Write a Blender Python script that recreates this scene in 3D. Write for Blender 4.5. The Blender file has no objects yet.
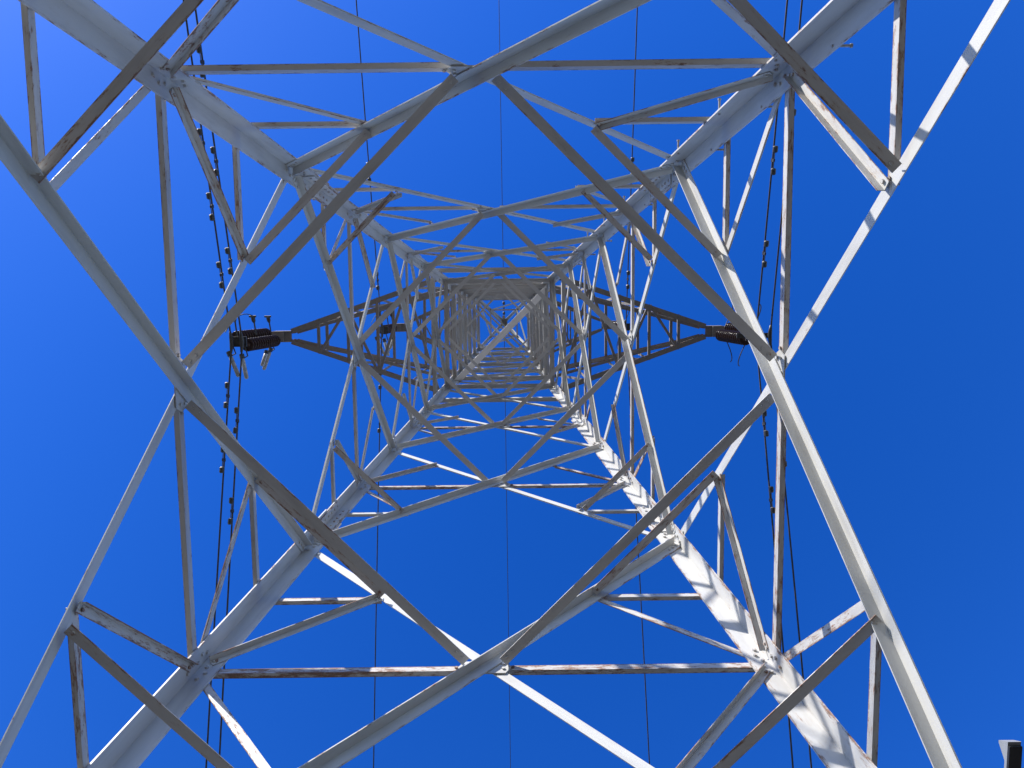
import bpy, bmesh, math, random
from mathutils import Vector, Matrix
random.seed(7)
sc = bpy.context.scene
COL = sc.collection

# ------------------------------------------------------------------ camera, sky, sun, exposure
# metres; tower axis at x=y=0, ground z=0; the photo's right is +X and its top is -Y
EYE = 1.55
cam_d = bpy.data.cameras.new('camera')
cam = bpy.data.objects.new('camera', cam_d); COL.objects.link(cam)
cam_d.sensor_width = 36.0
cam_d.lens = 36.0 * 769.0 / 1024.0
cam_d.clip_start = 0.05; cam_d.clip_end = 5000
right = Vector((0.99992585, 0.01215451, -0.00074933))
up = Vector((0.01216733, -0.99466574, 0.10243053))
fwd = Vector((-0.00049966, 0.10243205, 0.99473988))
m = Matrix.Identity(4)
for i in range(3):
    m[i][0] = right[i]; m[i][1] = up[i]; m[i][2] = -fwd[i]
m.translation = Vector((0.281, -0.652, EYE))
cam.matrix_world = m
sc.camera = cam

SUN_EL = math.radians(33.5)
SUN_AZ = Vector((-0.655, -0.756, 0)).normalized()         # towards the photo's upper left corner
sun_dir = Vector((SUN_AZ.x * math.cos(SUN_EL), SUN_AZ.y * math.cos(SUN_EL), math.sin(SUN_EL)))
w = bpy.data.worlds.new('World'); sc.world = w
w.use_nodes = True
nt = w.node_tree
bg = nt.nodes['Background']
sky = nt.nodes.new('ShaderNodeTexSky'); sky.sky_type = 'NISHITA'
sky.sun_disc = False
sky.sun_elevation = SUN_EL
sky.sun_rotation = math.atan2(sun_dir.x, sun_dir.y)
sky.air_density = 1.0; sky.dust_density = 0.15; sky.ozone_density = 3.0
hsv = nt.nodes.new('ShaderNodeHueSaturation')
hsv.inputs['Saturation'].default_value = 1.365
hsv.inputs['Hue'].default_value = 0.523
hsv.inputs['Value'].default_value = 1.0
nt.links.new(sky.outputs[0], hsv.inputs['Color'])
nt.links.new(hsv.outputs[0], bg.inputs['Color'])
bg.inputs['Strength'].default_value = 0.142
sun_l = bpy.data.lights.new('sun', 'SUN'); sun_l.energy = 4.6; sun_l.angle = math.radians(0.5)
sun_l.color = (1.0, 0.95, 0.88)
sun_o = bpy.data.objects.new('sun', sun_l); COL.objects.link(sun_o)
sun_o.rotation_euler = sun_dir.to_track_quat('Z', 'Y').to_euler()
sc.view_settings.view_transform = 'Standard'
sc.view_settings.look = 'None'
sc.view_settings.exposure = 0.95
sc.view_settings.gamma = 1.0
sc.view_settings.use_curve_mapping = False

# ------------------------------------------------------------------ materials
def new_mat(name):
    mt = bpy.data.materials.new(name); mt.use_nodes = True
    return mt, mt.node_tree, mt.node_tree.nodes['Principled BSDF']

def N(nt, t, **kw):
    n = nt.nodes.new(t)
    for k, v in kw.items():
        setattr(n, k, v)
    return n

def math_node(nt, op, a, b=None, clamp=False):
    n = nt.nodes.new('ShaderNodeMath'); n.operation = op; n.use_clamp = clamp
    for i, v in enumerate((a, b)):
        if v is None: continue
        if isinstance(v, (int, float)): n.inputs[i].default_value = v
        else: nt.links.new(v, n.inputs[i])
    return n.outputs[0]

def mix_col(nt, fac, a, b):
    n = nt.nodes.new('ShaderNodeMix'); n.data_type = 'RGBA'
    if isinstance(fac, (int, float)): n.inputs[0].default_value = fac
    else: nt.links.new(fac, n.inputs[0])
    for i, v in ((6, a), (7, b)):
        if isinstance(v, tuple): n.inputs[i].default_value = (*v, 1)
        else: nt.links.new(v, n.inputs[i])
    return n.outputs[2]

def ramp(nt, fac, p0, p1):
    n = nt.nodes.new('ShaderNodeMapRange'); n.interpolation_type = 'SMOOTHSTEP'
    n.inputs[1].default_value = p0; n.inputs[2].default_value = p1
    nt.links.new(fac, n.inputs[0])
    return n.outputs[0]

def painted_steel(name, paint, rust_amount, rough=0.5, dark=(0.20, 0.19, 0.18)):
    """flaking grey-white paint on angle steel: rust grows from the flange rims and in patches"""
    mt, nt, b = new_mat(name)
    tc = N(nt, 'ShaderNodeTexCoord'); oi = N(nt, 'ShaderNodeObjectInfo')
    off = N(nt, 'ShaderNodeVectorMath', operation='SCALE')
    cmb = N(nt, 'ShaderNodeCombineXYZ')
    nt.links.new(oi.outputs['Random'], cmb.inputs[0]); nt.links.new(oi.outputs['Random'], cmb.inputs[1])
    nt.links.new(cmb.outputs[0], off.inputs[0]); off.inputs['Scale'].default_value = 37.0
    add = N(nt, 'ShaderNodeVectorMath', operation='ADD')
    nt.links.new(tc.outputs['Object'], add.inputs[0]); nt.links.new(off.outputs[0], add.inputs[1])
    def noise(scale, detail, stretch=None, rough=0.6):
        v = add.outputs[0]
        if stretch:
            mp = N(nt, 'ShaderNodeMapping'); mp.inputs['Scale'].default_value = stretch
            nt.links.new(v, mp.inputs['Vector']); v = mp.outputs[0]
        n = N(nt, 'ShaderNodeTexNoise'); n.inputs['Scale'].default_value = scale
        n.inputs['Detail'].default_value = detail; n.inputs['Roughness'].default_value = rough
        nt.links.new(v, n.inputs['Vector']); return n.outputs['Fac']
    at = N(nt, 'ShaderNodeAttribute'); at.attribute_name = 'rim'
    rim = at.outputs['Fac']
    large = noise(0.9, 3)
    patch = noise(26.0, 9, (0.22, 1, 1), 0.78)
    fine = noise(60.0, 3)
    # rust probability: patches, more near the rims, more where the large noise is high, more on some members
    lvl = math_node(nt, 'ADD', patch, math_node(nt, 'MULTIPLY', rim, 0.14))
    lvl = math_node(nt, 'ADD', lvl, math_node(nt, 'MULTIPLY', math_node(nt, 'SUBTRACT', large, 0.5), 0.30))
    lvl = math_node(nt, 'ADD', lvl, math_node(nt, 'MULTIPLY', math_node(nt, 'SUBTRACT', oi.outputs['Random'], 0.5), 0.10))
    lvl = math_node(nt, 'ADD', lvl, rust_amount)
    rust = math_node(nt, 'MULTIPLY', ramp(nt, lvl, 0.65, 0.73), 0.88)
    halo = ramp(nt, lvl, 0.55, 0.70)
    dirt = ramp(nt, noise(3.2, 7, (0.35, 2.2, 2.2)), 0.42, 0.78)
    base = mix_col(nt, math_node(nt, 'MULTIPLY', dirt, 0.42), paint, dark)
    base = mix_col(nt, math_node(nt, 'MULTIPLY', halo, 0.38), base, (0.38, 0.32, 0.26))
    rustc = mix_col(nt, ramp(nt, fine, 0.35, 0.65), (0.25, 0.115, 0.068), (0.13, 0.07, 0.045))
    col = mix_col(nt, rust, base, rustc)
    nt.links.new(col, b.inputs['Base Color'])
    nt.links.new(math_node(nt, 'ADD', math_node(nt, 'MULTIPLY', rust, 0.35), rough, True), b.inputs['Roughness'])
    bp = N(nt, 'ShaderNodeBump'); bp.inputs['Strength'].default_value = 0.08; bp.inputs['Distance'].default_value = 0.004
    nt.links.new(math_node(nt, 'ADD', math_node(nt, 'MULTIPLY', rust, 0.7), 0.0), bp.inputs['Height'])
    nt.links.new(bp.outputs[0], b.inputs['Normal'])
    return mt

def plain(name, c, rough=0.5, metal=0.0, var=0.25, scale=20):
    mt, nt, b = new_mat(name)
    tc = N(nt, 'ShaderNodeTexCoord')
    n = N(nt, 'ShaderNodeTexNoise'); n.inputs['Scale'].default_value = scale; n.inputs['Detail'].default_value = 4
    nt.links.new(tc.outputs['Object'], n.inputs['Vector'])
    lo = tuple(x * (1 - var) for x in c); hi = tuple(min(1, x * (1 + var)) for x in c)
    nt.links.new(mix_col(nt, ramp(nt, n.outputs['Fac'], 0.3, 0.7), lo, hi), b.inputs['Base Color'])
    b.inputs['Roughness'].default_value = rough; b.inputs['Metallic'].default_value = metal
    return mt

M = {
    'leg': painted_steel('leg_paint', (0.49, 0.49, 0.48), 0.0, 0.55),
    'main': painted_steel('brace_paint', (0.49, 0.49, 0.475), -0.03, 0.55),
    'thin': painted_steel('worn_brace_paint', (0.47, 0.465, 0.45), 0.075, 0.55),
    'body': painted_steel('shaded_body_paint', (0.40, 0.395, 0.375), 0.0, 0.6),  # darker base: shade of the upper body put into the colour
    'pale': painted_steel('pale_lit_paint', (0.78, 0.77, 0.74), -0.05, 0.5),  # lighter base stands in for the light on the broad diaphragm brace
    'rusty': painted_steel('rusting_brace_paint', (0.52, 0.51, 0.49), 0.14, 0.55),
    'arm': painted_steel('shaded_weathered_arm_steel', (0.20, 0.188, 0.178), 0.05, 0.65),  # dark base holds the crossarms' shading as well as rust and weathering
    'bolt': plain('bolt_steel', (0.34, 0.32, 0.30), 0.5, 0.3),
    'disc': plain('brown_porcelain', (0.035, 0.016, 0.012), 0.22),
    'fit': plain('dark_fitting', (0.06, 0.06, 0.058), 0.5, 0.4),
    'gap': plain('grey_gap_tube', (0.36, 0.36, 0.35), 0.4),
    'wire': plain('weathered_conductor', (0.05, 0.05, 0.05), 0.6, 0.3),
    'box_white': plain('white_panel', (0.22, 0.23, 0.24), 0.5, 0, 0.06),
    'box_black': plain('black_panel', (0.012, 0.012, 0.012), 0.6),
}

def ground_material():
    mt, nt, b = new_mat('dry_grass_ground')
    tc = N(nt, 'ShaderNodeTexCoord')
    def noise(s, d):
        n = N(nt, 'ShaderNodeTexNoise'); n.inputs['Scale'].default_value = s; n.inputs['Detail'].default_value = d
        nt.links.new(tc.outputs['Object'], n.inputs['Vector']); return n.outputs['Fac']
    c = mix_col(nt, ramp(nt, noise(0.35, 6), 0.35, 0.65), (0.070, 0.066, 0.058), (0.044, 0.046, 0.034))
    c = mix_col(nt, ramp(nt, noise(9, 8), 0.45, 0.7), c, (0.08, 0.075, 0.066))
    nt.links.new(c, b.inputs['Base Color']); b.inputs['Roughness'].default_value = 0.95
    bp = N(nt, 'ShaderNodeBump'); bp.inputs['Strength'].default_value = 0.6; bp.inputs['Distance'].default_value = 0.05
    nt.links.new(noise(25, 6), bp.inputs['Height']); nt.links.new(bp.outputs[0], b.inputs['Normal'])
    return mt

# ------------------------------------------------------------------ helpers
def link(name, bm, mat, parent=None, matrix=None, smooth=False):
    bmesh.ops.recalc_face_normals(bm, faces=bm.faces)
    me = bpy.data.meshes.new(name)
    bm.to_mesh(me); bm.free()
    me.materials.append(mat) if not isinstance(mat, (list, tuple)) else [me.materials.append(x) for x in mat]
    if smooth:
        for p in me.polygons: p.use_smooth = True
    o = bpy.data.objects.new(name, me); COL.objects.link(o)
    if parent is not None: o.parent = parent
    if matrix is not None: o.matrix_local = matrix
    return o

def empty(name, loc, label, cat, group=None):
    o = bpy.data.objects.new(name, None); COL.objects.link(o)
    o.empty_display_size = 0.2
    o.location = loc; o['label'] = label; o['category'] = cat
    if group: o['group'] = group
    return o

def tag(o, label, cat, group=None):
    o['label'] = label; o['category'] = cat
    if group: o['group'] = group
    return o

def frame_of(p0, p1, ua, ub):
    """local X along the member, local Y close to ua; returns matrix, length and the side (+1/-1) of ub on local Z"""
    x = (p1 - p0); L = x.length; x = x / L
    y = (ua - x * ua.dot(x)).normalized()
    z = x.cross(y)
    s = 1.0 if ub.dot(z) >= 0 else -1.0
    mm = Matrix.Identity(4)
    for i in range(3):
        mm[i][0] = x[i]; mm[i][1] = y[i]; mm[i][2] = z[i]
    mm.translation = p0
    return mm, L, s

def L_section(b, c, t, s):
    """outline of an angle section: flange b along local Y, flange c along local Z (side s); third value = rim mask"""
    pts = [(0, 0, .35), (.25 * b, 0, 0), (.82 * b, 0, .1), (b, 0, 1), (b, t, 1), (.82 * b, t, .1), (.25 * b, t, 0), (t, t, .3),
           (t, .25 * c, 0), (t, .82 * c, .1), (t, c, 1), (0, c, 1), (0, .82 * c, .1), (0, .25 * c, 0)]
    return [(y, z * s, r) for y, z, r in pts]

L_QUADS = [(0, 1, 6, 7), (1, 2, 5, 6), (2, 3, 4, 5), (0, 7, 8, 13), (13, 8, 9, 12), (12, 9, 10, 11)]

def add_angle(bm, L, b, c, t, s, x0=0.0, mat=None):
    lay = bm.verts.layers.float.get('rim') or bm.verts.layers.float.new('rim')
    sec = L_section(b, c, t, s)
    rings = []
    for x in (x0, x0 + L):
        ring = []
        for (y, z, r) in sec:
            v = bm.verts.new((x, y, z))
            v[lay] = r
            if mat is not None: v.co = mat @ v.co
            ring.append(v)
        rings.append(ring)
    n = len(sec)
    for i in range(n):
        j = (i + 1) % n
        bm.faces.new((rings[0][i], rings[0][j], rings[1][j], rings[1][i]))
    for r in rings:
        for q in L_QUADS:
            bm.faces.new([r[k] for k in q])

def add_bolt(bm, mat, r=0.016, h=0.014, both=0.0):
    """hexagon bolt head standing on the plane z=0 of mat"""
    lay = bm.verts.layers.float.get('rim') or bm.verts.layers.float.new('rim')
    ring0 = []; ring1 = []
    for k in range(6):
        a = k * math.pi / 3
        for lst, z in ((ring0, -0.002 - both), (ring1, h)):
            v = bm.verts.new(mat @ Vector((r * math.cos(a), r * math.sin(a), z))); v[lay] = 0.75; lst.append(v)
    for k in range(6):
        j = (k + 1) % 6
        bm.faces.new((ring0[k], ring0[j], ring1[j], ring1[k]))
    bm.faces.new(ring1); bm.faces.new(ring0[::-1])

def angle(name, p0, p1, ua, ub, b, parent, mat, c=None, t=None, bolts=0):
    """one steel angle: heel line p0-p1, flange b towards ua, flange c towards ub"""
    p0 = Vector(p0); p1 = Vector(p1)
    c = b if c is None else c
    t = t or max(0.006, b * 0.09)
    mm, L, s = frame_of(p0, p1, Vector(ua), Vector(ub))
    bm = bmesh.new()
    add_angle(bm, L, b, c, t, s)
    for e in range(2):
        for k in range(bolts):
            x = (0.05 + 0.075 * k) if e == 0 else L - (0.05 + 0.075 * k)
            for sg in (1, -1):
                z = t * s if sg * s > 0 else 0.0
                mt = Matrix.Translation((x, b * 0.55, z))
                if sg < 0: mt = mt @ Matrix.Rotation(math.pi, 4, 'X')
                add_bolt(bm, mt)
    return link(name, bm, mat, parent, mm)

def add_tube(bm, pts, r, seg=8, cap=True):
    pts = [Vector(p) for p in pts]
    rings = []
    prev = None
    for i, p in enumerate(pts):
        d = (pts[min(i + 1, len(pts) - 1)] - pts[max(i - 1, 0)]).normalized()
        if prev is None:
            a = Vector((0, 0, 1)) if abs(d.z) < 0.9 else Vector((1, 0, 0))
            u = d.cross(a).normalized()
        else:
            u = (prev - d * prev.dot(d)).normalized()
        prev = u
        v = d.cross(u)
        rr = r[i] if isinstance(r, (list, tuple)) else r
        rings.append([bm.verts.new(p + (u * math.cos(2 * math.pi * k / seg) + v * math.sin(2 * math.pi * k / seg)) * rr) for k in range(seg)])
    for a, b in zip(rings, rings[1:]):
        for k in range(seg):
            j = (k + 1) % seg
            bm.faces.new((a[k], a[j], b[j], b[k]))
    if cap:
        bm.faces.new(rings[0][::-1]); bm.faces.new(rings[-1])

def add_lathe(bm, prof, seg=20, mat=None):
    """profile of (radius, z) turned round Z"""
    rings = []
    for r, z in prof:
        ring = []
        for k in range(seg):
            a = 2 * math.pi * k / seg
            co = Vector((r * math.cos(a), r * math.sin(a), z))
            ring.append(bm.verts.new(mat @ co if mat else co))
        rings.append(ring)
    for a, b in zip(rings, rings[1:]):
        for k in range(seg):
            j = (k + 1) % seg
            bm.faces.new((a[k], a[j], b[j], b[k]))
    bm.faces.new(rings[0][::-1]); bm.faces.new(rings[-1])

def add_box(bm, c, sz, mat=None, mi=0):
    x, y, z = sz[0] / 2, sz[1] / 2, sz[2] / 2
    vs = []
    for dx, dy, dz in ((-x, -y, -z), (x, -y, -z), (x, y, -z), (-x, y, -z), (-x, -y, z), (x, -y, z), (x, y, z), (-x, y, z)):
        co = Vector((c[0] + dx, c[1] + dy, c[2] + dz))
        vs.append(bm.verts.new(mat @ co if mat else co))
    for q in ((0, 1, 2, 3), (4, 5, 6, 7), (0, 1, 5, 4), (1, 2, 6, 5), (2, 3, 7, 6), (3, 0, 4, 7)):
        f = bm.faces.new([vs[k] for k in q]); f.material_index = mi

def plate(name, c, n, u, pts, t, parent, mat, bolts=()):
    """flat plate: outline pts in the (u, n x u) plane round c, thickness t, with bolt heads on both sides"""
    n = Vector(n).normalized(); u = Vector(u); u = (u - n * u.dot(n)).normalized(); v = n.cross(u)
    mm = Matrix.Identity(4)
    for i in range(3):
        mm[i][0] = u[i]; mm[i][1] = v[i]; mm[i][2] = n[i]
    mm.translation = Vector(c)
    bm = bmesh.new()
    lay = bm.verts.layers.float.new('rim')
    a = [bm.verts.new((x, y, -t / 2)) for x, y in pts]; b = [bm.verts.new((x, y, t / 2)) for x, y in pts]
    for v_ in a + b: v_[lay] = 0.4
    bm.faces.new(a); bm.faces.new(b)
    for k in range(len(pts)):
        j = (k + 1) % len(pts)
        bm.faces.new((a[k], a[j], b[j], b[k]))
    for x, y in bolts:
        add_bolt(bm, Matrix.Translation((x, y, t / 2)))
        add_bolt(bm, Matrix.Translation((x, y, -t / 2)) @ Matrix.Rotation(math.pi, 4, 'X'))
    return link(name, bm, mat, parent, mm)

# ------------------------------------------------------------------ ground
bm = bmesh.new()
bmesh.ops.create_grid(bm, x_segments=40, y_segments=40, size=1500)
g = link('ground', bm, ground_material()); g['kind'] = 'structure'

# ------------------------------------------------------------------ pylon
ZL = [4.948, 8.171, 10.757, 12.807, 14.558, 15.946, 17.092, 18.147, 19.030, 19.883]   # N0 C0 N1 C1 N2 C2 N3 C3 N4 A
WL = [3.001, 2.600, 2.278, 2.023, 1.806, 1.633, 1.490, 1.359, 1.249, 1.143]
SL = (WL[0] - WL[9]) / (ZL[9] - ZL[0])
def half(z):
    if z <= ZL[9]: return WL[0] - (z - ZL[0]) * SL
    return WL[9] - (z - ZL[9]) * (WL[9] - 0.91) / (28.1 - ZL[9])

pylon = empty('power_pylon', (0, 0, 0), 'tall grey lattice steel pylon seen from between its four legs', 'pylon')
CORN = {'tl': (-1, -1), 'tr': (1, -1), 'br': (1, 1), 'bl': (-1, 1)}
# four faces: (left corner, right corner, outward normal) walking round so that the inner diagonal rises from a to b
FACES = [('bl', 'br', Vector((0, 1, 0))), ('br', 'tr', Vector((1, 0, 0))), ('tr', 'tl', Vector((0, -1, 0))), ('tl', 'bl', Vector((-1, 0, 0)))]
def cpt(cn, z, f=1.0):
    h = half(z) * f
    return Vector((CORN[cn][0] * h, CORN[cn][1] * h, z))
def legdir(cn):
    return (cpt(cn, 12) - cpt(cn, 5)).normalized()

leg_of = {}; leg_inv = {}
for cn in CORN:
    sx, sy = CORN[cn]
    ua, ub = Vector((-sx, 0, 0)), Vector((0, -sy, 0))
    # whole lower leg: three angle sizes joined end to end with splice angles
    cuts = [(0.0, 11.45, 0.205), (11.45, 16.3, 0.18), (16.3, ZL[9] + .02, 0.15)]
    bm = bmesh.new()
    base = None
    for z0, z1, b in cuts:
        p0, p1 = cpt(cn, z0), cpt(cn, z1)
        mm, L, s = frame_of(p0, p1, ua, ub)
        if base is None: base = mm
        add_angle(bm, L, b, b, 0.017, s, 0.0, base.inverted() @ mm)
    # rows of bolt heads where the braces meet the leg
    binv = base.inverted()
    for zc in (ZL[1], ZL[2], ZL[3], ZL[4], ZL[5], ZL[6]):
        for d, nrm in ((Vector((-sx, 0, 0)), Vector((0, -sy, 0))), (Vector((0, -sy, 0)), Vector((-sx, 0, 0)))):
            for k in range(-2, 3):
                p = cpt(cn, zc + k * .085 + (.03 if d.x else 0)) + d * (0.085 + .03 * (k % 2)) + nrm * 0.0175
                add_bolt(bm, binv @ (Matrix.Translation(p) @ nrm.to_track_quat('Z', 'Y').to_matrix().to_4x4()), 0.019, 0.018)
    lg = link('leg', bm, M['leg'], pylon, base)
    leg_of[cn] = lg; leg_inv[cn] = binv
    # splice angles on the inside of the joints
    for zc, b in ((11.45, 0.15), (16.3, 0.125)):
        p0, p1 = cpt(cn, zc - 0.42), cpt(cn, zc + 0.42)
        mm, L, s = frame_of(p0, p1, ua, ub)
        loc = Matrix.Translation((0, 0.0195, 0.0195 * s))
        bm = bmesh.new(); add_angle(bm, L, b, b, 0.013, s)
        for k in range(7):
            for fl in (0, 1):
                x = 0.07 + k * (L - 0.14) / 6
                if fl == 0:
                    mt = Matrix.Translation((x, b * 0.6, 0.013 * s)) @ (Matrix.Identity(4) if s > 0 else Matrix.Rotation(math.pi, 4, 'X'))
                else:
                    mt = Matrix.Translation((x, 0.013, b * 0.6 * s)) @ Matrix.Rotation(math.pi / 2, 4, 'Y')
                    mt = Matrix.Translation((x, 0.013, b * 0.6 * s)) @ Matrix.Rotation(-math.pi / 2, 4, 'X')
                add_bolt(bm, mt)
        o = link('splice_angle', bm, M['leg'], lg, base.inverted() @ mm @ loc)
    # upper body leg
    p0, p1 = cpt(cn, ZL[9] + .02), cpt(cn, 28.1)
    angle('body_leg', p0, p1, ua, ub, 0.12, pylon, M['body'])
    # peak leg to the earth wire point
    angle('peak_leg', p1, Vector((sx * .09, sy * .09, 30.9)), ua, ub, 0.08, pylon, M['body'])

# step bolts on the upper right leg, alternating between the two flange rims
lg = leg_of['tr']; inv = leg_inv['tr']
for k in range(20):
    z = 5.7 + 0.58 * k
    p = cpt('tr', z); b = 0.205 if z < 11.45 else (0.18 if z < 16.3 else 0.15)
    d = Vector((-1, 0, 0)) if k % 2 == 0 else Vector((0, 1, 0))
    q = Vector((0, -1, 0)) if k % 2 == 0 else Vector((1, 0, 0))
    a0 = p + d * (b - 0.035) - q * 0.03
    bm = bmesh.new()
    add_tube(bm, [a0, a0 + q * 0.15], 0.011, 8); add_tube(bm, [a0 + q * 0.14, a0 + q * 0.155], 0.017, 8)
    add_tube(bm, [a0 + q * 0.03, a0 + q * 0.05], 0.019, 6)
    o = link('step_bolt', bm, M['bolt'], lg, inv)

def face_axes(a, b, n):
    pa0, pb0 = cpt(a, 5), cpt(b, 5); pa1 = cpt(a, 12)
    h = (pb0 - pa0).normalized()
    upv = (pa1 - pa0); upv = (upv - h * upv.dot(h)).normalized()
    nn = h.cross(upv)
    if nn.dot(n) < 0: nn = -nn
    return h, upv, nn

def lerp(p, q, t): return p + (q - p) * t

def trim(p, q, a, b):
    d = (q - p).normalized(); return p + d * a, q - d * b

def big_panel(z0, zc, z1, bd, bs, br, upper_half, lower_half, corner_low, corner_up, nb):
    quarter = {}
    for fi, (a, b, n) in enumerate(FACES):
        h, upv, nn = face_axes(a, b, n)
        A0, B0, A1, B1 = cpt(a, z0), cpt(b, z0), cpt(a, z1), cpt(b, z1)
        C = (A0 + B0) / 2; C = Vector((C.x, C.y, 0)); 
        hc = half(zc)
        C = (cpt(a, zc) + cpt(b, zc)) / 2
        MA, MB = cpt(a, zc), cpt(b, zc)
        ins = -nn
        # inner diagonal a0 -> b1, laid against the inside of the legs, second flange inwards
        p, q = trim(A0, B1, 0.10, 0.10)
        off = ins * 0.019
        perp = (upv - (q - p).normalized() * upv.dot((q - p).normalized())).normalized()
        off2 = -perp * (bd * 0.12)
        angle('diagonal_brace', p + off + off2, q + off + off2, -perp, ins, bd * .95, pylon, M['main'], c=bd * .85, bolts=nb)
        # outer diagonal b0 -> a1, against the outside, second flange outwards
        p, q = trim(B0, A1, 0.10, 0.10)
        perp = (upv - (q - p).normalized() * upv.dot((q - p).normalized())).normalized()
        off = nn * 0.002; off2 = perp * (bd * 0.45)
        angle('diagonal_brace', p + off + off2, q + off + off2, -perp, nn, bd * .84, pylon, M['main'], c=bd * .58, bolts=nb)
        # crossing plate with bolts
        plate('gusset_plate', C + ins * 0.0085, nn, h, [(-.19, -.09), (.19, -.09), (.24, 0), (.19, .09), (-.19, .09), (-.24, 0)], 0.011, pylon, M['main'],
              [(-.17, .03), (.17, .03), (-.05, -.04), (.05, .04), (-.17, -.04), (.17, -.04)])
        # horizontal strut in two halves, outward flange
        for P, sg in ((MA, 1), (MB, -1)):
            e = C - h * sg * 0.13
            s0 = P + h * sg * 0.06
            off = nn * 0.004
            angle('horizontal_strut', s0 + off - upv * bs * .3, e + off - upv * bs * .3, upv, nn, bs * .85, pylon, M['rusty' if fi == 0 else 'thin'], c=bs * .6, bolts=2 if nb else 0)
        # half diagonals: quarter points
        for (P0, cn, zz, M_, key) in ((A0, a, z0, MA, 'lo'), (B0, b, z0, MB, 'lo'), (A1, a, z1, MA, 'up'), (B1, b, z1, MB, 'up')):
            Q = lerp(P0, C, (0.54 if key == 'lo' else 0.51) if z0 < 6 else 0.5)
            quarter[(fi, cn, key)] = Q - (C - P0) * (0.035 if key == 'lo' else 0)
            zm = Q.z
            LQ = cpt(cn, zm)
            s0, e = trim(M_, Q, 0.14, 0.03)
            dirn = (e - s0).normalized(); pp = (upv - dirn * upv.dot(dirn)).normalized()
            if (cn == a and key == 'lo') or (cn == b and key == 'up'):      # on the inner diagonal: flange outwards
                off = nn * 0.004 + pp * (br * .5)
                angle('secondary_brace', s0 + off, e + off, -pp, nn, br, pylon, M['rusty' if fi == 0 or (cn == 'br' and key == 'lo') else 'thin'], c=br * .7, bolts=1 if nb else 0)
            else:
                off = -nn * 0.020 + pp * (br * .5)
                angle('secondary_brace', s0 + off, e + off, -pp, -nn, br, pylon, M['thin'], c=br * .8, bolts=1 if nb else 0)
            if (key == 'lo' and lower_half) or (key == 'up' and upper_half):
                s0, e = trim(LQ, Q, 0.07, 0.02)
                angle('half_strut', s0 + nn * .006, e + nn * .006, upv, nn, br * .85, pylon, M['thin'], c=br * .6, bolts=1 if nb else 0)
    # braces across each corner between the quarter points of neighbouring faces
    for fi in range(4):
        fj = (fi + 1) % 4
        cn = FACES[fi][1]
        for key, on in (('lo', corner_low), ('up', corner_up)):
            if not on: continue
            P, Q = quarter[(fi, cn, key)], quarter[(fj, cn, key)]
            s0, e = trim(P, Q, 0.04, 0.04)
            s0 = s0 + Vector((0, 0, -.03)); e = e + Vector((0, 0, -.03))
            inw = Vector((-CORN[cn][0], -CORN[cn][1], 0))
            angle('corner_brace', s0, e, inw, Vector((0, 0, 1)), br * 1.1, pylon, M['thin'], bolts=1 if nb else 0)

def plan_diamond(zc, b, inset, nb):
    hw = half(zc)
    mids = [((cpt(a, zc) + cpt(bq, zc)) / 2, (cpt(bq, zc) - cpt(a, zc)).normalized(), n) for a, bq, n in FACES]
    for i in range(4):
        (P, hp, np_), (Q, hq, nq) = mids[i], mids[(i + 1) % 4]
        s0 = P + hp * inset - np_ * 0.03; e = Q - hq * inset - nq * 0.03
        inw = -(np_ + nq)
        o_ = Vector((0, 0, 0.006 * (i % 2)))
        angle('plan_brace', s0 + o_, e + o_, inw, Vector((0, 0, 1)), b, pylon, M['main'], bolts=nb)

big_panel(ZL[0], ZL[1], ZL[2], 0.122, 0.085, 0.075, True, True, True, True, 3)
plan_diamond(ZL[1], 0.090, 0.20, 2)
big_panel(ZL[2], ZL[3], ZL[4], 0.100, 0.070, 0.065, False, True, True, False, 2)
plan_diamond(ZL[3], 0.085, 0.15, 2)
big_panel(ZL[4], ZL[5], ZL[6], 0.090, 0.060, 0.055, False, False, False, False, 0)
plan_diamond(ZL[5], 0.075, 0.12, 0)

def small_panel(z0, z1, b, strut_mid=False, horiz=True, hb=0.06):
    for a, bq, n in FACES:
        h, upv, nn = face_axes(a, bq, n)
        A0, B0, A1, B1 = cpt(a, z0), cpt(bq, z0), cpt(a, z1), cpt(bq, z1)
        p, q = trim(A0, B1, 0.06, 0.06)
        d = (q - p).normalized(); pp = (upv - d * upv.dot(d)).normalized()
        angle('body_diagonal', p - nn * .02 + pp * b * .5, q - nn * .02 + pp * b * .5, -pp, -nn, b, pylon, M['body'], c=b * .8)
        p, q = trim(B0, A1, 0.06, 0.06)
        d = (q - p).normalized(); pp = (upv - d * upv.dot(d)).normalized()
        angle('body_diagonal', p + nn * .003 + pp * b * .5, q + nn * .003 + pp * b * .5, -pp, nn, b, pylon, M['body'], c=b * .6)
        if horiz:
            p, q = trim(A1, B1, 0.04, 0.04)
            angle('body_strut', p - nn * .021, q - nn * .021, -upv, -nn, hb, pylon, M['body'])
        if strut_mid:
            t = half(z0) / (half(z0) + half(z1)); zc = z0 + (z1 - z0) * t
            p, q = trim(cpt(a, zc), cpt(bq, zc), 0.04, 0.04)
            angle('body_strut', p + nn * .006, q + nn * .006, upv, nn, hb, pylon, M['body'])

small_panel(ZL[6], ZL[8], 0.085, True, True, 0.085)
plan_diamond(ZL[7], 0.07, 0.10, 0)
small_panel(ZL[8], ZL[9], 0.06, False, True, 0.08)
BZ = [ZL[9], 21.45, 22.95, 24.45, 26.2, 28.1]
for z0, z1 in zip(BZ, BZ[1:]):
    small_panel(z0, z1, 0.06, True, True, 0.075)
for z in (BZ[2],): plan_diamond(z, 0.05, 0.04, 0)
plan_diamond(ZL[8], 0.06, 0.06, 0)
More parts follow.
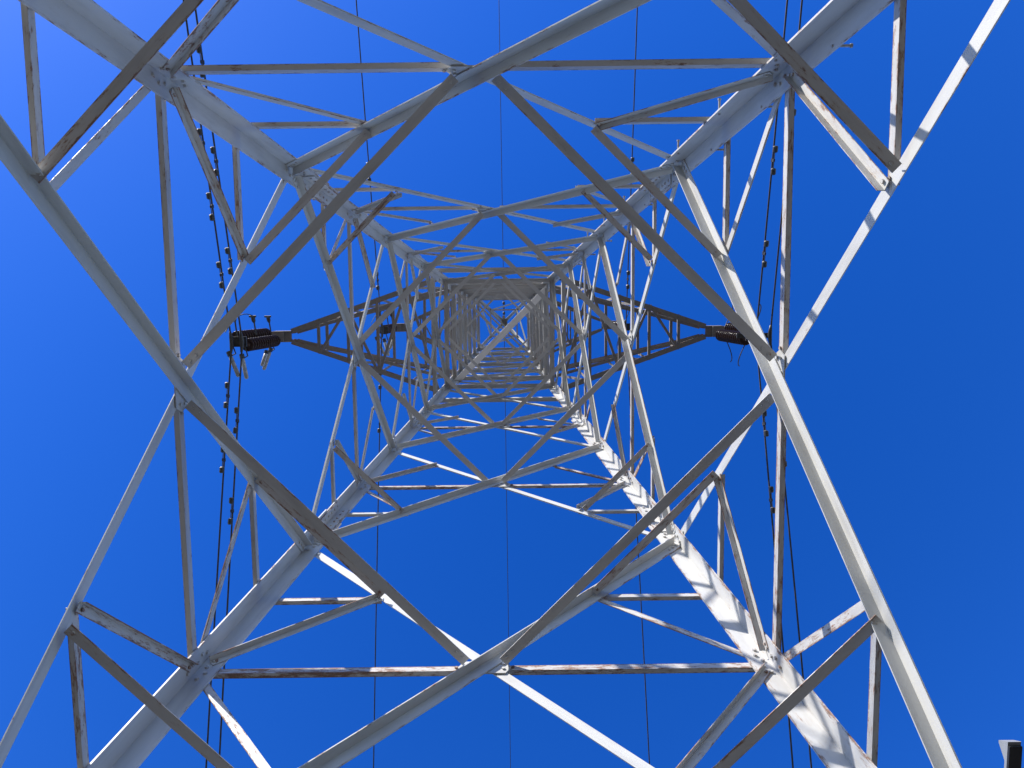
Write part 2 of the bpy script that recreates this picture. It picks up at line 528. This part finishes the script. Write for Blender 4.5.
# flat diaphragm at the lower arm: one broad diagonal and one slender one
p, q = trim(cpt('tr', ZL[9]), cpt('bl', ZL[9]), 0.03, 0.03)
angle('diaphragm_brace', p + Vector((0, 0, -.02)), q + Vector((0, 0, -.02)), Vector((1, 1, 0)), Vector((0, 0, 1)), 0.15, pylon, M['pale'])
p, q = trim(cpt('tl', ZL[9]), cpt('br', ZL[9]), 0.03, 0.03)
angle('diaphragm_brace', p + Vector((0, 0, .15)), q + Vector((0, 0, .15)), Vector((-1, 1, 0)), Vector((0, 0, 1)), 0.06, pylon, M['body'])
for z in (BZ[3], BZ[5]):
    p, q = trim(cpt('tl', z), cpt('br', z), 0.03, 0.03)
    angle('diaphragm_brace', p, q, Vector((-1, 1, 0)), Vector((0, 0, 1)), 0.05, pylon, M['body'])
# peak
for a, bq, n in FACES:
    P0, P1 = cpt(a, 28.1), cpt(bq, 28.1)
    top_a = Vector((CORN[a][0] * .09, CORN[a][1] * .09, 30.9)); top_b = Vector((CORN[bq][0] * .09, CORN[bq][1] * .09, 30.9))
    angle('peak_brace', lerp(P0, top_a, .5), lerp(P1, top_b, .5), Vector((0, 0, 1)), -n, 0.05, pylon, M['body'])
    angle('peak_brace', P0 - n * .03, lerp(P1, top_b, .48) - n * .03, Vector((0, 0, 1)), -n, 0.05, pylon, M['body'])
bm = bmesh.new(); bm.verts.layers.float.new('rim')
add_box(bm, (0, 0, 30.95), (0.24, 0.30, 0.16)); add_box(bm, (-0.02, -.18, 30.9), (0.10, 0.14, 0.10))
link('peak_cap', bm, M['arm'], pylon)

# cross-arms: tapering box trusses, two sides, two levels
def crossarm(sx, zb, zt, xj, xt, ztip, b, nst):
    bm = bmesh.new(); bm.verts.layers.float.new('rim')
    x0, x1 = sx * (abs(xj) - .04), sx * abs(xt)
    add_box(bm, ((x0 + x1) / 2, -.12, ztip), (abs(x1 - x0), 0.012, 0.22))
    add_box(bm, ((x0 + x1) / 2, .12, ztip), (abs(x1 - x0), 0.012, 0.22))
    add_box(bm, ((x0 + x1) / 2, 0, ztip - .06), (abs(x1 - x0) * .9, 0.226, 0.012))
    add_box(bm, (x1 - sx * .06, 0, ztip - .13), (0.34, 0.24, 0.05))
    for yy in (-.075, .075):
        add_box(bm, (x1 - sx * .05 + (.09 if yy > 0 else -.11) * -sx, yy, ztip - .20), (0.016, 0.07, 0.16))
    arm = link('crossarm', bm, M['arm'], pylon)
    J = {}
    for sy in (-1, 1):
        cb = Vector((sx * half(zb), sy * half(zb), zb)); ct = Vector((sx * half(zt), sy * half(zt), zt))
        jb = Vector((sx * abs(xj), sy * .17, ztip - .09)); jt = Vector((sx * abs(xj), sy * .17, ztip + .09))
        J[sy] = (cb, jb, ct, jt)
        zm = zb * .45 + zt * .55; cpt_mid = Vector((sx * half(zm), sy * half(zm), zm)); jm = Vector((sx * (abs(xj) - .12), sy * .12, ztip))
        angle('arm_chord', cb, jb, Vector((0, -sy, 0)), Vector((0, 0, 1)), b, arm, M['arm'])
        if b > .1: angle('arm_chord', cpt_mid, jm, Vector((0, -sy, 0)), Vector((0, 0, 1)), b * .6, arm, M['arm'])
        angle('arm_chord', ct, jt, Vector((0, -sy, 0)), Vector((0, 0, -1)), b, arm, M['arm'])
    for k in range(1, nst + 1):
        t = k / (nst + 1)
        pts = {sy: (lerp(J[sy][0], J[sy][1], t), lerp(J[sy][2], J[sy][3], t)) for sy in (-1, 1)}
        for lev in (0, 1):
            p, q = trim(pts[-1][lev], pts[1][lev], 0.03, 0.03)
            if (q - p).length > .1:
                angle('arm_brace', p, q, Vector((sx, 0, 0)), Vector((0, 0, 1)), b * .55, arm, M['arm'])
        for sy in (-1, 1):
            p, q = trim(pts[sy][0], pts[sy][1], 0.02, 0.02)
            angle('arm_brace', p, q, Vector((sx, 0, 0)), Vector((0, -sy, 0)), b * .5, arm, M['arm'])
            if k % 2 == 0: continue
            tp = (k - 1) / (nst + 1)
            pr = (lerp(J[sy][0], J[sy][1], tp), lerp(J[sy][2], J[sy][3], tp))
            p, q = trim(pr[1], pts[sy][0], 0.03, 0.03)
            angle('arm_brace', p, q, Vector((0, 0, 1)), Vector((0, -sy, 0)), b * .5, arm, M['arm'])
        # zigzag in the bottom plane
        s1 = 1 if k % 2 else -1
        tp = (k - 1) / (nst + 1)
        p = lerp(J[s1][0], J[s1][1], tp); q = pts[-s1][0]
        p, q = trim(p, q, 0.04, 0.04)
        angle('arm_brace', p, q, Vector((sx, 0, 0)), Vector((0, 0, 1)), b * .5, arm, M['arm'])
    return arm

crossarm(-1, 18.55, 21.0, 4.72, 5.10, ZL[8] + .02, 0.115, 4)
crossarm(1, 18.55, 21.0, 4.68, 5.04, ZL[8] + .02, 0.115, 4)
crossarm(-1, BZ[3], BZ[4], 2.95, 3.33, 25.2, 0.075, 3)
crossarm(1, BZ[3], BZ[4], 3.05, 3.45, 25.2, 0.075, 3)

# ------------------------------------------------------------------ insulator sets hanging from the arm tips
def disc_mesh():
    bm = bmesh.new()
    add_lathe(bm, [(0.030, 0.075), (0.045, 0.07), (0.048, 0.035), (0.075, 0.022), (0.122, 0.004), (0.133, -0.008), (0.128, -0.016),
                   (0.112, -0.010), (0.104, -0.026), (0.096, -0.012), (0.082, -0.030), (0.072, -0.012), (0.05, -0.028), (0.02, -0.03), (0.016, -0.071)], 24)
    me = bpy.data.meshes.new('insulator_disc'); bmesh.ops.recalc_face_normals(bm, faces=bm.faces); bm.to_mesh(me); bm.free()
    me.materials.append(M['disc'])
    for p in me.polygons: p.use_smooth = True
    return me
DISC = disc_mesh()

def child_mesh(name, bm, mat, parent, smooth=False):
    return link(name, bm, mat, parent, Matrix.Identity(4), smooth)

def insulator_set(x, ztop, zbot, wires_dx, label, arresters, small=False):
    root = empty('insulator_set', (x, 0.0, ztop), label, 'insulator', 'insulators hanging from the crossarm tips')
    H = ztop - zbot
    for sy in ((1,) if small else (-1, 1)):
        y = 0.0 if small else sy * 0.075; xo = 0.0 if small else (.09 if sy > 0 else -.11) * (-1 if x > 0 else 1)
        n = int((H - 0.42) / 0.146)
        for k in range(n):
            o = bpy.data.objects.new('insulator_disc', DISC); COL.objects.link(o); o.parent = root
            o.location = (xo, y, -0.17 - 0.146 * k - .07)
        bm = bmesh.new()
        add_tube(bm, [(xo, y, 0.05), (xo, y, -0.18)], 0.02, 8); add_box(bm, (xo, y, -.02), (.05, .06, .09))
        add_tube(bm, [(xo, y, -0.17 - 0.146 * n), (xo, y, -H + .12)], 0.018, 8)
        child_mesh('link_rod', bm, M['fit'], root)
    # bottom yoke and suspension clamps
    bm = bmesh.new()
    w_ = max(abs(d) for d in wires_dx) + .06
    add_box(bm, (0, 0, -H + .11), (0.30, 0.20, 0.05))
    add_box(bm, (0, 0, -H + .07), (2 * w_, 0.10, 0.03))
    child_mesh('yoke_plate', bm, M['fit'], root)
    for d in wires_dx:
        bm = bmesh.new()
        add_tube(bm, [(d, 0, -H + .08), (d, 0, -H)], 0.018, 8)
        pts = [(d, yy, -H - .3 * abs(yy) + (-.0)) for yy in (-.20, -.1, 0, .1, .20)]
        add_tube(bm, pts, [.022, .036, .045, .036, .022], 10)
        child_mesh('suspension_clamp', bm, M['fit'], root, True)
    # arcing horns
    s = 1 if x > 0 else -1
    if arresters:
        for (zz, yy, xx, kind) in ((-.16, .20, 0.0, 1), (-H + .30, .22, .05, 1), (-H + .12, .16, -.12, 1), (-.75, .20, 0.10, 2), (-.20, -.20, 0, 3), (-1.35, -.22, 0.05, 3), (-H + .2, -.26, -.06, 3)):
            bm = bmesh.new(); sg = 1 if yy > 0 else -1
            if kind in (1, 2):
                p0 = Vector((xx, .1 * sg, zz)); p1 = Vector((xx + .05, yy + .07, zz - .02)); p2 = Vector((xx - .02, yy + .12, zz - .12))
                Lh = .38 if kind == 1 else .25
                ex = {0.0: -.10, .05: .12, -.12: .2}.get(xx, -.04)
                p3 = p2 + Vector((ex, Lh, -.16))
                add_tube(bm, [p0, p1, p2], .014, 8); h = child_mesh('arcing_horn', bm, M['fit'], root)
                bm = bmesh.new(); add_tube(bm, [p2, lerp(p2, p3, .06), lerp(p2, p3, .94), p3], [.03, .042, .042, .028], 12)
                child_mesh('gap_tube', bm, M['gap'], h, True)
                bm = bmesh.new(); add_tube(bm, [p2 - (p3 - p2) * .22, p2 - (p3 - p2) * .04], .05, 10); child_mesh('tube_cap', bm, M['fit'], h)
            else:
                p0 = Vector((xx, -.1, zz)); p1 = Vector((xx - .02, yy - .12, zz - .02)); p2 = Vector((xx - .05, yy - .26, zz - .02))
                add_tube(bm, [p0, p1, p2], .016, 8); h = child_mesh('arcing_horn', bm, M['fit'], root)
                bm = bmesh.new(); add_tube(bm, [p1, lerp(p1, p2, .35), lerp(p1, p2, .8), p2], [.018, .042, .045, .025], 10)
                add_tube(bm, [p2 + Vector((-.07, 0, 0)), p2 + Vector((.07, 0, 0))], .022, 8)
                child_mesh('horn_tip', bm, M['fit'], h)
                if zz == -1.35:
                    bm = bmesh.new()
                    add_tube(bm, [p2 + Vector((.05 - .33 * t - 0.02, -.10 * math.sin(3.1 * t) + .30 * t * t, -.75 * t)) for t in [i / 8 for i in range(9)]], .010, 6)
                    child_mesh('horn_wire', bm, M['fit'], h)
    else:
        for zz, L_, curl in ((-.18, .55, .16), (-H + .5, .55, -.16), (-H + .22, .5, .15)):
            for sg in (-1, 1):
                bm = bmesh.new()
                pts = []
                for i in range(9):
                    t = i / 8
                    pts.append((s * (curl * math.sin(2.6 * t) * .9), sg * (.1 + L_ * math.sin(1.5 * t)), zz - (.25 * t * t if curl > 0 else -.25 * t * t)))
                add_tube(bm, pts, .011, 6); child_mesh('arcing_horn', bm, M['fit'], root)
    return root

ZW = 14.9 + EYE; ZW2 = 21.3 + EYE
insulator_set(-5.05, ZL[8] - .22, ZW + .02, (-.10, .10), 'brown disc insulator pair with grey gap tubes on the left big crossarm tip', True)
insulator_set(5.0, ZL[8] - .22, ZW + .02, (.0, .28), 'brown disc insulator pair with thin hooked horns on the right big crossarm tip', False)
insulator_set(-3.30, 25.2 - .22, ZW2 + .02, (0.0,), 'slim dark insulator string under the small upper crossarm on the left', True, True)
insulator_set(3.42, 25.2 - .22, ZW2 + .02, (0.0,), 'slim dark insulator string under the small upper crossarm on the right', False, True)

# ------------------------------------------------------------------ wires and their dampers
WIRES = [   # x, yaw, slope, height at tower, radius, label, damper rows (photo y), short name
    (-5.152, -0.011, 0.290, ZW, 0.017, 'black conductor left of the pylon, outermost of the lower left pair', (143, 206, 274, 396, 460), 'outer left lower wire'),
    (-4.946, -0.007, 0.293, ZW, 0.017, 'black conductor left of the pylon, inner one of the lower left pair', (62, 161, 260, 421, 511), 'inner left lower wire'),
    (5.015, 0.018, 0.297, ZW, 0.017, 'black conductor right of the pylon, inner one of the lower right pair', (160, 253, 424, 500), 'inner right lower wire'),
    (5.290, 0.024, 0.299, ZW, 0.017, 'black conductor right of the pylon, outermost of the lower right pair', (124, 191, 454), 'outer right lower wire'),
    (-3.315, -0.001, 0.306, ZW2, 0.015, 'single thin wire on the left, hung from the upper left crossarm', (172, 280, 381, 424), 'single upper left wire'),
    (3.440, 0.013, 0.325, ZW2, 0.015, 'single thin wire on the right, hung from the upper right crossarm', (167, 279, 424), 'single upper right wire'),
    (-0.006, 0.002, 0.093, 30.98, 0.011, 'very thin earth wire crossing the photo over the pylon peak', (308,), 'earth wire over the peak'),
]
def project(P):
    d = Vector(P) - cam.matrix_world.translation
    return 512 + 769 * d.dot(right) / d.dot(fwd), 384 - 769 * d.dot(up) / d.dot(fwd)
def wire_pt(wr, y):
    x, yaw, a, z, *_ = wr
    ay = abs(y)
    zz = z - a * (math.sqrt(ay * ay + .01) - .1) + (a / 150.0) * ay * ay
    return Vector((x + yaw * y, y, zz))

damper_parts = {}
def make_damper():
    bm = bmesh.new()       # clamp gripping the wire at the origin, local Y along the wire
    add_box(bm, (0, 0, -.035), (.03, .05, .10)); add_tube(bm, [(0, -.03, 0), (0, .03, 0)], .030, 8)
    damper_parts['clamp'] = bm
    bm = bmesh.new(); add_tube(bm, [(0, -.20, -.085), (0, -.1, -.078), (0, .1, -.078), (0, .20, -.085)], .008, 6); damper_parts['messenger_cable'] = bm
    bm = bmesh.new(); add_tube(bm, [(0, -.25, -.09), (0, -.235, -.09), (0, -.15, -.085), (0, -.13, -.085)], [.03, .048, .048, .025], 10); damper_parts['damper_weight'] = bm
    out = {}
    for k, b_ in damper_parts.items():
        bmesh.ops.recalc_face_normals(b_, faces=b_.faces)
        me = bpy.data.meshes.new(k); b_.to_mesh(me); b_.free(); me.materials.append(M['fit']); out[k] = me
    return out
DM = make_damper()
ORD = ['nearest', 'second', 'third', 'fourth']
for wr in WIRES:
    ys = [-70 * (1 - i / 60) ** 1.6 for i in range(60)] + [0.0] + [70 * (i / 60) ** 1.6 for i in range(1, 61)]
    bm = bmesh.new(); add_tube(bm, [wire_pt(wr, y) for y in ys], wr[4], 8)
    kind = 'earth_wire' if wr[3] > 30 else 'conductor_wire'
    tag(link(kind, bm, M['wire'], smooth=True), wr[5], 'wire', None if kind == 'earth_wire' else 'conductors strung through the pylon')
    above = sorted([p for p in wr[6] if p < 335], reverse=True); below = sorted([p for p in wr[6] if p >= 335])
    for lst, word in ((above, 'above'), (below, 'below')):
        for i, py in enumerate(lst):
            lo, hi = -20.0, 20.0
            for _ in range(50):
                mid = (lo + hi) / 2
                if project(wire_pt(wr, mid))[1] < py: lo = mid
                else: hi = mid
            y = (lo + hi) / 2
            P = wire_pt(wr, y); d = (wire_pt(wr, y + .05) - wire_pt(wr, y - .05)).normalized()
            what = 'peak' if kind == 'earth_wire' else 'insulator'
            lab = 'two-weight damper on the %s, %s %s its %s' % (wr[7], ORD[i], word, what)
            if len(lst) == 1:
                lab = 'two-weight damper on the %s, the only one %s its %s' % (wr[7], word, what)
            root = empty('wire_damper', P, lab, 'damper', 'vibration dampers clamped to the wires')
            root.rotation_euler = (math.atan2(d.z, d.y), 0, math.atan2(-d.x, d.y))
            for nme, me, rot in (('clamp', DM['clamp'], 0), ('messenger_cable', DM['messenger_cable'], 0), ('damper_weight', DM['damper_weight'], 0), ('damper_weight', DM['damper_weight'], math.pi)):
                o = bpy.data.objects.new(nme, me); COL.objects.link(o); o.parent = root; o.rotation_euler = (0, 0, rot)

# ------------------------------------------------------------------ end of a bracket arm at the lower right edge of the photo
bx = empty('bracket_post', (2.335, 2.75, 0), 'pale steel bracket arm with black underside at the lower right edge', 'bracket')
x0, y0, z0 = 2.305 - 2.335, 1.165 - 2.75, 3.0 + EYE
bm = bmesh.new()
prof = [(0, 0), (.055, 0), (.062, .012), (.062, .058), (0, .058)]
rings_ = []
for dy, hh in ((0, 1.0), (.035, 1.0), (.09, .25), (1.62, .25)):
    rings_.append([bm.verts.new((x0 + px, y0 + dy + (.026 * pz / .058 if dy == 0 else 0), z0 + pz * hh)) for px, pz in prof])
bm.faces.new(rings_[0]); bm.faces.new(rings_[-1])
for ra, rb in zip(rings_, rings_[1:]):
    for k in range(5): bm.faces.new((ra[k], ra[(k + 1) % 5], rb[(k + 1) % 5], rb[k]))
child_mesh('arm', bm, M['box_white'], bx)
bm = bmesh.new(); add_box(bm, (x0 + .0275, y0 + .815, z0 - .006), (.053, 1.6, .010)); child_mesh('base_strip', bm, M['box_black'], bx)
bm = bmesh.new(); add_tube(bm, [(0, 0, 0), (0, 0, z0 - .012)], .05, 12); child_mesh('post', bm, M['leg'], bx)
